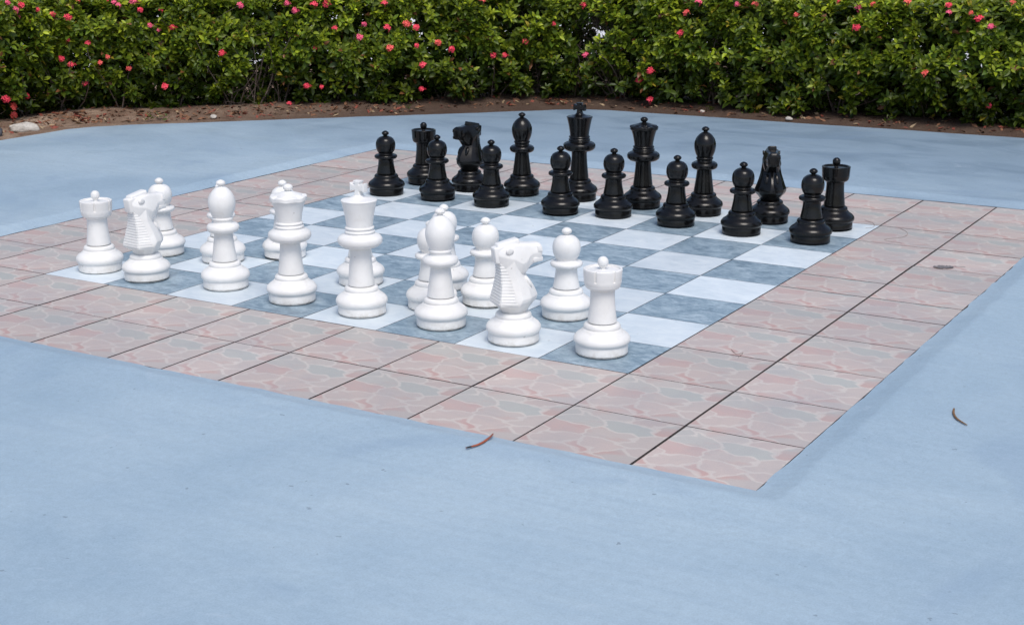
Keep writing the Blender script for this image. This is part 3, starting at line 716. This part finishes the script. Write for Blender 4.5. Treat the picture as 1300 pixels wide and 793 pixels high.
def tube(v, f, pts, r0, r1, sides=5):
    n0 = len(v); m_ = len(pts)
    for i, p in enumerate(pts):
        d = (pts[min(i+1, m_-1)] - pts[max(i-1, 0)]).normalized(); a = d.orthogonal().normalized(); b = d.cross(a)
        r_ = r0 + (r1-r0)*i/(m_-1)
        for k in range(sides):
            an = 2*math.pi*k/sides; v.append(tuple(p + (a*math.cos(an) + b*math.sin(an))*r_))
    for i in range(m_-1):
        for k in range(sides):
            a = n0+i*sides+k; b = n0+i*sides+(k+1) % sides; f.append((a, b, b+sides, a+sides))
    f.append(tuple(n0+k for k in reversed(range(sides)))); f.append(tuple(n0+(m_-1)*sides+k for k in range(sides)))
def wander(p, d, L, n, curl):
    pts = [p.copy()]; d = d.normalized()
    for i in range(n):
        d = (d + Vector((random.gauss(0, 1), random.gauss(0, 1), random.gauss(0, 1)))*curl).normalized(); p = p + d*(L/n); pts.append(p.copy())
    return pts
HOv = Vector(HO)
for t in list(np.arange(7.2, TMAX, 1.18)) + [16.0, 16.35, 24.2, 24.9, 27.3, 30.2]:   # woody stems coming out of the soil
    v, f = [], []
    p, nn = frame(t + random.uniform(-.2, .2)); s = random.uniform(0.05, 0.45)
    for k in range(random.randint(5, 8)):
        b = W(p.x+nn.x*s+random.gauss(0, .07), p.y+nn.y*s+random.gauss(0, .07), -0.06) - HOv
        d = Vector((random.gauss(0, .30)-nn.x*.10, random.gauss(0, .30)+nn.y*.10, 1))
        tube(v, f, wander(b, d, random.uniform(.5, .85), 7, 0.13), random.uniform(.005, .010), 0.003)
    from_data('stem', v, f, M['bark'], hedge, smooth=50)
v, f = [], []
for k in range(1500):            # fine bare twigs inside, dense in the thin places
    t = random.uniform(TMIN, TMAX)
    if k > 800: t = random.choice([random.gauss(24.6, .55), random.gauss(16.2, .45), random.gauss(27.5, .5), random.gauss(22.7, .3)])
    p, nn = frame(t); s = random.uniform(-.5, .68); z = random.uniform(0.15, 2.1)
    b = W(p.x+nn.x*s, p.y+nn.y*s, z) - HOv
    d = Vector((random.gauss(0, .6), random.gauss(0, .6), random.uniform(-.2, 1.2)))
    tube(v, f, wander(b, d, random.uniform(.12, .38), 5, 0.22), random.uniform(.0012, .0030), 0.0008, 4)
from_data('twigs', v, f, M['twig'], hedge, smooth=50)['kind'] = 'stuff'
v, f = [], []
for k in range(420):             # the dry tangle near the top of the hedge
    t = random.gauss(24.75, .32); p, nn = frame(t); s = random.uniform(.35, .86); z = random.gauss(1.95, .16)
    b = W(p.x+nn.x*s, p.y+nn.y*s, z) - HOv
    d = Vector((random.gauss(0, .8), random.gauss(0, .8), random.gauss(-.2, .6)))
    tube(v, f, wander(b, d, random.uniform(.06, .20), 5, 0.35), .0012, 0.0007, 4)
o = from_data('bare_twigs', v, f, M['twig'], hedge, smooth=50); o['kind'] = 'stuff'; o['label'] = 'dry grey-brown tangle of bare twigs near the hedge top'

# flower clusters: a dome of four-petalled florets
def flower_mesh(mat, seed):
    v, f = [], []
    rr = random.Random(seed); n = 22; bias = Vector((rr.uniform(-1, 1), rr.uniform(-1, 1), rr.uniform(-.3, .5))).normalized()
    for i in range(n):
        zc = 1 - 1.2*(i+0.5)/n; a = i*2.39996; s_ = math.sqrt(max(0, 1-zc*zc))
        n3 = Vector((s_*math.cos(a), s_*math.sin(a), zc))
        if n3.dot(bias) < -0.45 and rr.random() < .8: continue
        c = n3*0.025*rr.uniform(.55, 1.1) + bias*0.010*rr.uniform(0, 1.6)
        n3 = (n3 + Vector((rr.gauss(0, .3), rr.gauss(0, .3), rr.gauss(0, .3)))).normalized()
        t1 = n3.orthogonal().normalized(); t2 = n3.cross(t1); ph = rr.random()*6; g = rr.uniform(.8, 1.25)
        for k in range(4):
            an = ph + k*math.pi/2; d = (t1*math.cos(an)+t2*math.sin(an))*g; w = n3.cross(d); b = len(v); lift = n3*rr.uniform(-.002, .006)
            v += [tuple(c), tuple(c+d*.008+w*.0050+n3*.002), tuple(c+d*.0165+lift), tuple(c+d*.008-w*.0050+n3*.002)]
            f.append((b, b+1, b+2, b+3))
    me = bpy.data.meshes.new('flower'); me.from_pydata(v, [], f); me.materials.append(mat)
    return me
FM = [[flower_mesh(M[k], 3+7*j) for j in range(4)] for k in ('pinkA', 'pinkB', 'pinkC')]
FL = [(9.86,2.52),(10.36,2.43),(9.97,2.26),(10.21,2.2),(11.59,2.08),(10.96,2.17),(11.79,1.62),(12.53,1.54),(11.32,1.25),(11.67,1.12),(11.68,0.85),(12.79,1.13),(12.95,1.24),(13.35,0.98),(14.12,0.57),(10.4,0.53),(9.61,0.55),(9.91,0.34),(9.98,0.15),(13.67,2.2),(14.1,2.21),(14.06,1.82),(14.32,1.87),(12.45,0.7),(13.22,2.34),(12.39,2.45),(12.97,2.44),(13.16,2.42),(13.54,2.43),(10.68,2.33),(13.85,1.93),(15.34,1.29),(17.35,2.22),(17.63,2.27),(17.82,1.77),(17.35,1.36),(17.51,0.47),(17.16,0.51),(16.77,0.08),(15.79,2.28),(16.96,2.16),(16.8,2.35),(18.91,2.3),(18.38,1.58),(18.95,1.76),(19.38,1.87),(19.59,1.75),(19.01,1.32),(19.57,1.34),(20.08,1.4),(20.4,1.25),(19.76,0.93),(19.71,0.4),(21.38,1.11),(21.62,1.12),(22.1,1.39),(22.95,1.79),(24.56,1.13),(26.19,0.85),(25.87,0.64),(26.11,0.16),(21.11,2.3),(22.83,2.29),(24.45,2.19),(18.47,1.86),(26.84,1.67),(27.03,2.11),(27.26,2.37),(28.06,2.36),(28.49,2.3),(29.45,2.15),(30.67,2.33),(31.0,2.44),(31.68,2.49),(32.59,2.33),(32.55,2.46),(33.02,2.35),(33.2,2.19),(33.4,2.07),(30.75,1.92),(33.43,0.5),(32.21,1.06),(33.72,2.54),(30.28,2.47)]
for i, (t, z) in enumerate(FL):
    q, n3 = surf(t, min(z/HT, 0.97), 'front'); q = q + n3*0.15
    if z > 2.3: q.z = z + 0.0
    p = W(q.x, q.y, q.z)
    fm = random.choice((0, 0, 0, 0, 1, 2)) if z < 2.1 else random.choice((0, 0, 1, 1, 2))
    o = mesh_obj('flower', random.choice(FM[fm]), hedge, p - HOv)
    d = Vector((-n3.x, n3.y, n3.z + 0.35)) + Vector((random.gauss(0, .2), random.gauss(0, .2), 0))
    o.rotation_euler = d.to_track_quat('Z', 'Y').to_euler(); k = random.uniform(0.8, 1.35); o.scale = (k*random.uniform(.8, 1.2), k, k*random.uniform(.6, .95))
    o['group'] = 'flower clusters on the hedge'

# ------------------------------------------------------------------ litter, stones, seedlings
v, f, idx = [], [], []
for k in range(2600):
    t = random.uniform(TMIN, TMAX); p, nn = frame(t); s = random.gauss(1.15, .55)
    if s > 2.05 or s < -.5: continue
    if t > 19.8 and (s > 1.55 or random.random() < .5): continue
    q = p + nn*s; mound = 0.05*math.exp(-((s-0.4)/0.9)**2)
    c = W(q.x, q.y) + Vector((0, 0, -0.008 + soil_h(q.x, q.y) + mound)); L = random.uniform(.012, .042); an = random.random()*6.28
    d = Vector((math.cos(an), math.sin(an), random.gauss(0, .3))); w = Vector((-math.sin(an), math.cos(an), random.gauss(0, .4))); b = len(v)
    v += [tuple(c-d*L), tuple(c+w*L*.42+Vector((0, 0, .004))), tuple(c+d*L+Vector((0, 0, .005))), tuple(c-w*L*.42+Vector((0, 0, .006)))]
    f.append((b, b+1, b+2, b+3)); idx.append(random.choice((0, 0, 0, 1, 1, 2)))
o = from_data('leaf_litter', v, f, [M['litterA'], M['litterB'], M['litterC']], idx=idx); tag(o, 'brown and reddish dead leaves littering the soil under the hedge', 'leaf litter', kind='stuff')

def rock(name, x, y, z, sx, sy, sz, rz, mat, label, seed, cat='stone'):
    bm = bmesh.new(); bmesh.ops.create_icosphere(bm, subdivisions=4, radius=1)
    for q in bm.verts:
        k = 1 + 0.22*noise.noise(q.co*1.3 + Vector((seed, 0, 0))) + 0.08*noise.noise(q.co*4 + Vector((0, seed, 0)))
        q.co = Vector((q.co.x*sx*k, q.co.y*sy*k, q.co.z*sz*k))
    me = bpy.data.meshes.new(name); bm.to_mesh(me); bm.free(); me.materials.append(mat)
    me.polygons.foreach_set('use_smooth', [True]*len(me.polygons))
    o = mesh_obj(name, me); p = W(x, y); o.location = (p.x, p.y, z); o.rotation_euler = (0, 0, R(rz)); tag(o, label, cat)
    return o
rock('stone', 17.72, 8.35, 0.035, .125, .06, .05, 50, M['rock'], 'pale elongated stone lying on the soil at the far left', 3)
rock('stone', 17.75, 7.62, 0.035, .07, .05, .06, 20, M['darkrock'], 'dark grey stone at the left edge beside the pale elongated stone', 8)
rock('pebble', 15.72, 11.75, 0.022, .050, .030, .020, -40, M['rock'], 'small pale pebble on the soil in front of the hedge gap', 5, 'pebble')
rock('pebble', 4.95, 17.62, 0.022, .035, .024, .018, -5, M['rock'], 'small pale pebble on the soil behind the right-hand black pieces', 6, 'pebble')
rock('pebble', 7.0, 17.75, 0.022, .026, .022, .016, 30, M['rock'], 'tiny pale pebble on the soil right of the black queen', 9, 'pebble')
SEED = [(16.47, 10.95, 'small bright green seedling alone on the soil at the left', 5, .05), (12.9, 15.05, 'tiny green seedling on the soil behind the leftmost black pawn', 3, .03),
        (6.9, 17.9, 'low green seedling on the soil right of the right-hand black bishop', 4, .035), (6.1, 17.95, 'low leafy seedling in front of the hedge, behind the right black knight', 5, .04), (5.0, 18.05, 'leafy seedling in front of the hedge, above the right black rook', 5, .04), (2.9, 18.1, 'low green seedling at the hedge foot towards the right edge', 4, .04)]
for x, y, lab, nsh, sp in SEED:
    w = W(x, y); e = empty('seedling', (w.x, w.y, 0.01)); tag(e, lab, 'seedling')
    sh = [(Vector((x+random.gauss(0, sp/S), y+random.gauss(0, sp/S), random.uniform(.06, .2))), Vector((random.gauss(0, .3), random.gauss(0, .3), 1)).normalized(), -0.1, x, 'front') for _ in range(nsh)]
    build_leaves(sh, 'leaves', e, np.array((w.x, w.y, 0.01)), .03, .05, (4, 6))
    v, f = [], []
    for q, *_ in sh: b = W(q.x, q.y, q.z) - e.location; tube(v, f, [Vector((0, 0, -.01)), b*0.5+Vector((0, 0, .005)), b], .0025, .0015)
    from_data('stem', v, f, M['bark'], e)

# ------------------------------------------------------------------ things dropped on the paving
def pod(name, pts, z, r_, mat, label, cat, tip=None):
    P = [W(x, y) + Vector((0, 0, z+dz)) for x, y, dz in pts]; c = P[len(P)//2].copy()
    P = [Vector(q) for q in catmull([tuple(q-c) for q in P], 6)]
    v, f = [], []; n0 = len(v); m_ = len(P)
    for i, p in enumerate(P):
        d = (P[min(i+1, m_-1)]-P[max(i-1, 0)]).normalized(); a = Vector((-d.y, d.x, 0)).normalized(); b = d.cross(a); t = i/(m_-1)
        rad = r_*(0.35 + 0.65*math.sin(math.pi*min(1, 0.12+t*0.86))**0.6)
        for k in range(10): an = 2*math.pi*k/10; v.append(tuple(p + (a*math.cos(an)+b*math.sin(an)*0.7)*rad))
    for i in range(m_-1):
        for k in range(10): a = i*10+k; b = i*10+(k+1) % 10; f.append((a, b, b+10, a+10))
    f.append(tuple(reversed(range(10)))); f.append(tuple((m_-1)*10+k for k in range(10)))
    idx = [1 if (tip and i < 30) else 0 for i in range(len(f))]
    o = from_data(name, v, f, [mat, tip or mat], smooth=50, idx=idx, loc=c); tag(o, label, cat); return o
pod('seed_pod', [(0.140, -2.700, .0125), (0.100, -2.600, .0125), (0.090, -2.510, .0125), (0.108, -2.420, .0095), (0.150, -2.300, .000), (0.205, -2.170, -.011)], 0.0295, .0050, M['pod'], 'reddish-brown curved seed pod lying across the edge of the tiles', 'seed pod', M['podtip'])
pod('seed_pod', [(-3.025, 0.39, 0), (-3.055, 0.26, .001), (-3.120, 0.12, .002), (-3.235, 0.01, 0)], 0.0315, .0046, M['podgreen'], 'olive-brown curved seed pod lying on the blue concrete at the right', 'seed pod', None)
# crumpled dry leaf with its stalk
v, f = [], []; c0 = W(-1.45, 5.93); NXL = 14
for i in range(NXL+1):
    for j in range(7):
        u = i/NXL; w = (j-3)/3; hw_ = 0.034*math.sin(math.pi*(0.06+0.9*u))**0.6*(1+0.75*noise.noise((u*7.3, 2.0 if w > 0 else 9.0, 3)))
        x = (u-0.5)*0.105; y = w*hw_; z = 0.0012 + 0.0045*abs(noise.noise((u*5, w*3, 1))) + 0.0008*abs(w)
        v.append((x, y, z))
for i in range(NXL):
    for j in range(6): a = i*7+j; f.append((a, a+1, a+8, a+7))
lf = from_data('dry_leaf', v, f, M['dryleaf'], smooth=60, loc=(c0.x, c0.y, 0.0095)); lf.rotation_euler = (0, 0, R(28))
tag(lf, 'grey crumpled dry leaf lying on the tiles near the right edge', 'dry leaf')
v, f = [], []; tube(v, f, [Vector((0.045, 0, .006)), Vector((0.08, .004, .004)), Vector((0.115, 0, .002))], .0016, .001); from_data('stalk', v, f, M['dryleaf'], lf)
def tendril(pts, label):
    P = [W(x, y) + Vector((0, 0, .0108)) for x, y in pts]; c = P[0].copy(); P = [Vector(q) for q in catmull([tuple(q-c) for q in P], 6)]
    v, f = [], []; tube(v, f, P, .0010, .0007, 5); tag(from_data('twig', v, f, M['mark'], smooth=60, loc=c), label, 'twig')
tendril([(-0.30, 7.95), (-0.48, 7.70), (-0.50, 7.40), (-0.33, 7.12), (-0.60, 7.0)], 'thin curved dry twig on the tiles beyond the board corner')
tendril([(0.30, 8.25), (0.12, 8.08), (0.05, 7.85), (0.12, 7.72)], 'thin dry twig lying over the pale corner square by the right black rook')
tendril([(-0.55, 1.25), (-0.66, 1.12), (-0.70, 1.20), (-0.72, 1.02)], 'tiny bent dry twig on the near right tiles')

# ------------------------------------------------------------------ camera, light, sky
cam = bpy.data.cameras.new('camera'); co = bpy.data.objects.new('camera', cam); COL.objects.link(co); scene.camera = co
X = Vector((0.859973, 0.510338, -0.001494)); Y = Vector((-0.132901, 0.226776, 0.964837)); Z = Vector((0.492731, -0.829535, 0.262846))
C = Vector((6.0286, -12.3456, 4.3434))*S + Vector((0, 0, 0.0085))
co.matrix_world = Matrix(((X.x, Y.x, Z.x, C.x), (X.y, Y.y, Z.y, C.y), (X.z, Y.z, Z.z, C.z), (0, 0, 0, 1)))
cam.sensor_width = 36; cam.lens = 52.18; cam.clip_start = 0.05; cam.clip_end = 1000
cam.dof.use_dof = True; cam.dof.focus_distance = 6.9; cam.dof.aperture_fstop = 14.0

SUN_EL, SUN_AZ = R(60), R(136)       # azimuth measured clockwise from +y
w = bpy.data.worlds.new('World'); scene.world = w; w.use_nodes = True; nt = w.node_tree
sky = nt.nodes.new('ShaderNodeTexSky'); sky.sky_type = 'NISHITA'; sky.sun_disc = False
sky.sun_elevation = SUN_EL; sky.sun_rotation = SUN_AZ; sky.air_density = 1.0; sky.dust_density = 2.5; sky.ozone_density = 1.0
bg = nt.nodes['Background']; bg.inputs['Strength'].default_value = 0.15; nt.links.new(sky.outputs[0], bg.inputs[0])
sl = bpy.data.lights.new('sun', 'SUN'); sl.energy = 2.15; sl.angle = R(28); sl.color = (1.0, 0.95, 0.89)
so_ = bpy.data.objects.new('sun', sl); COL.objects.link(so_)
dirv = Vector((math.sin(SUN_AZ)*math.cos(SUN_EL), math.cos(SUN_AZ)*math.cos(SUN_EL), math.sin(SUN_EL)))
so_.rotation_euler = dirv.to_track_quat('Z', 'Y').to_euler(); so_.location = dirv*20
scene.view_settings.view_transform = 'Standard'; scene.view_settings.look = 'None'; scene.view_settings.exposure = 0; scene.view_settings.gamma = 1
scene.render.engine = 'CYCLES'
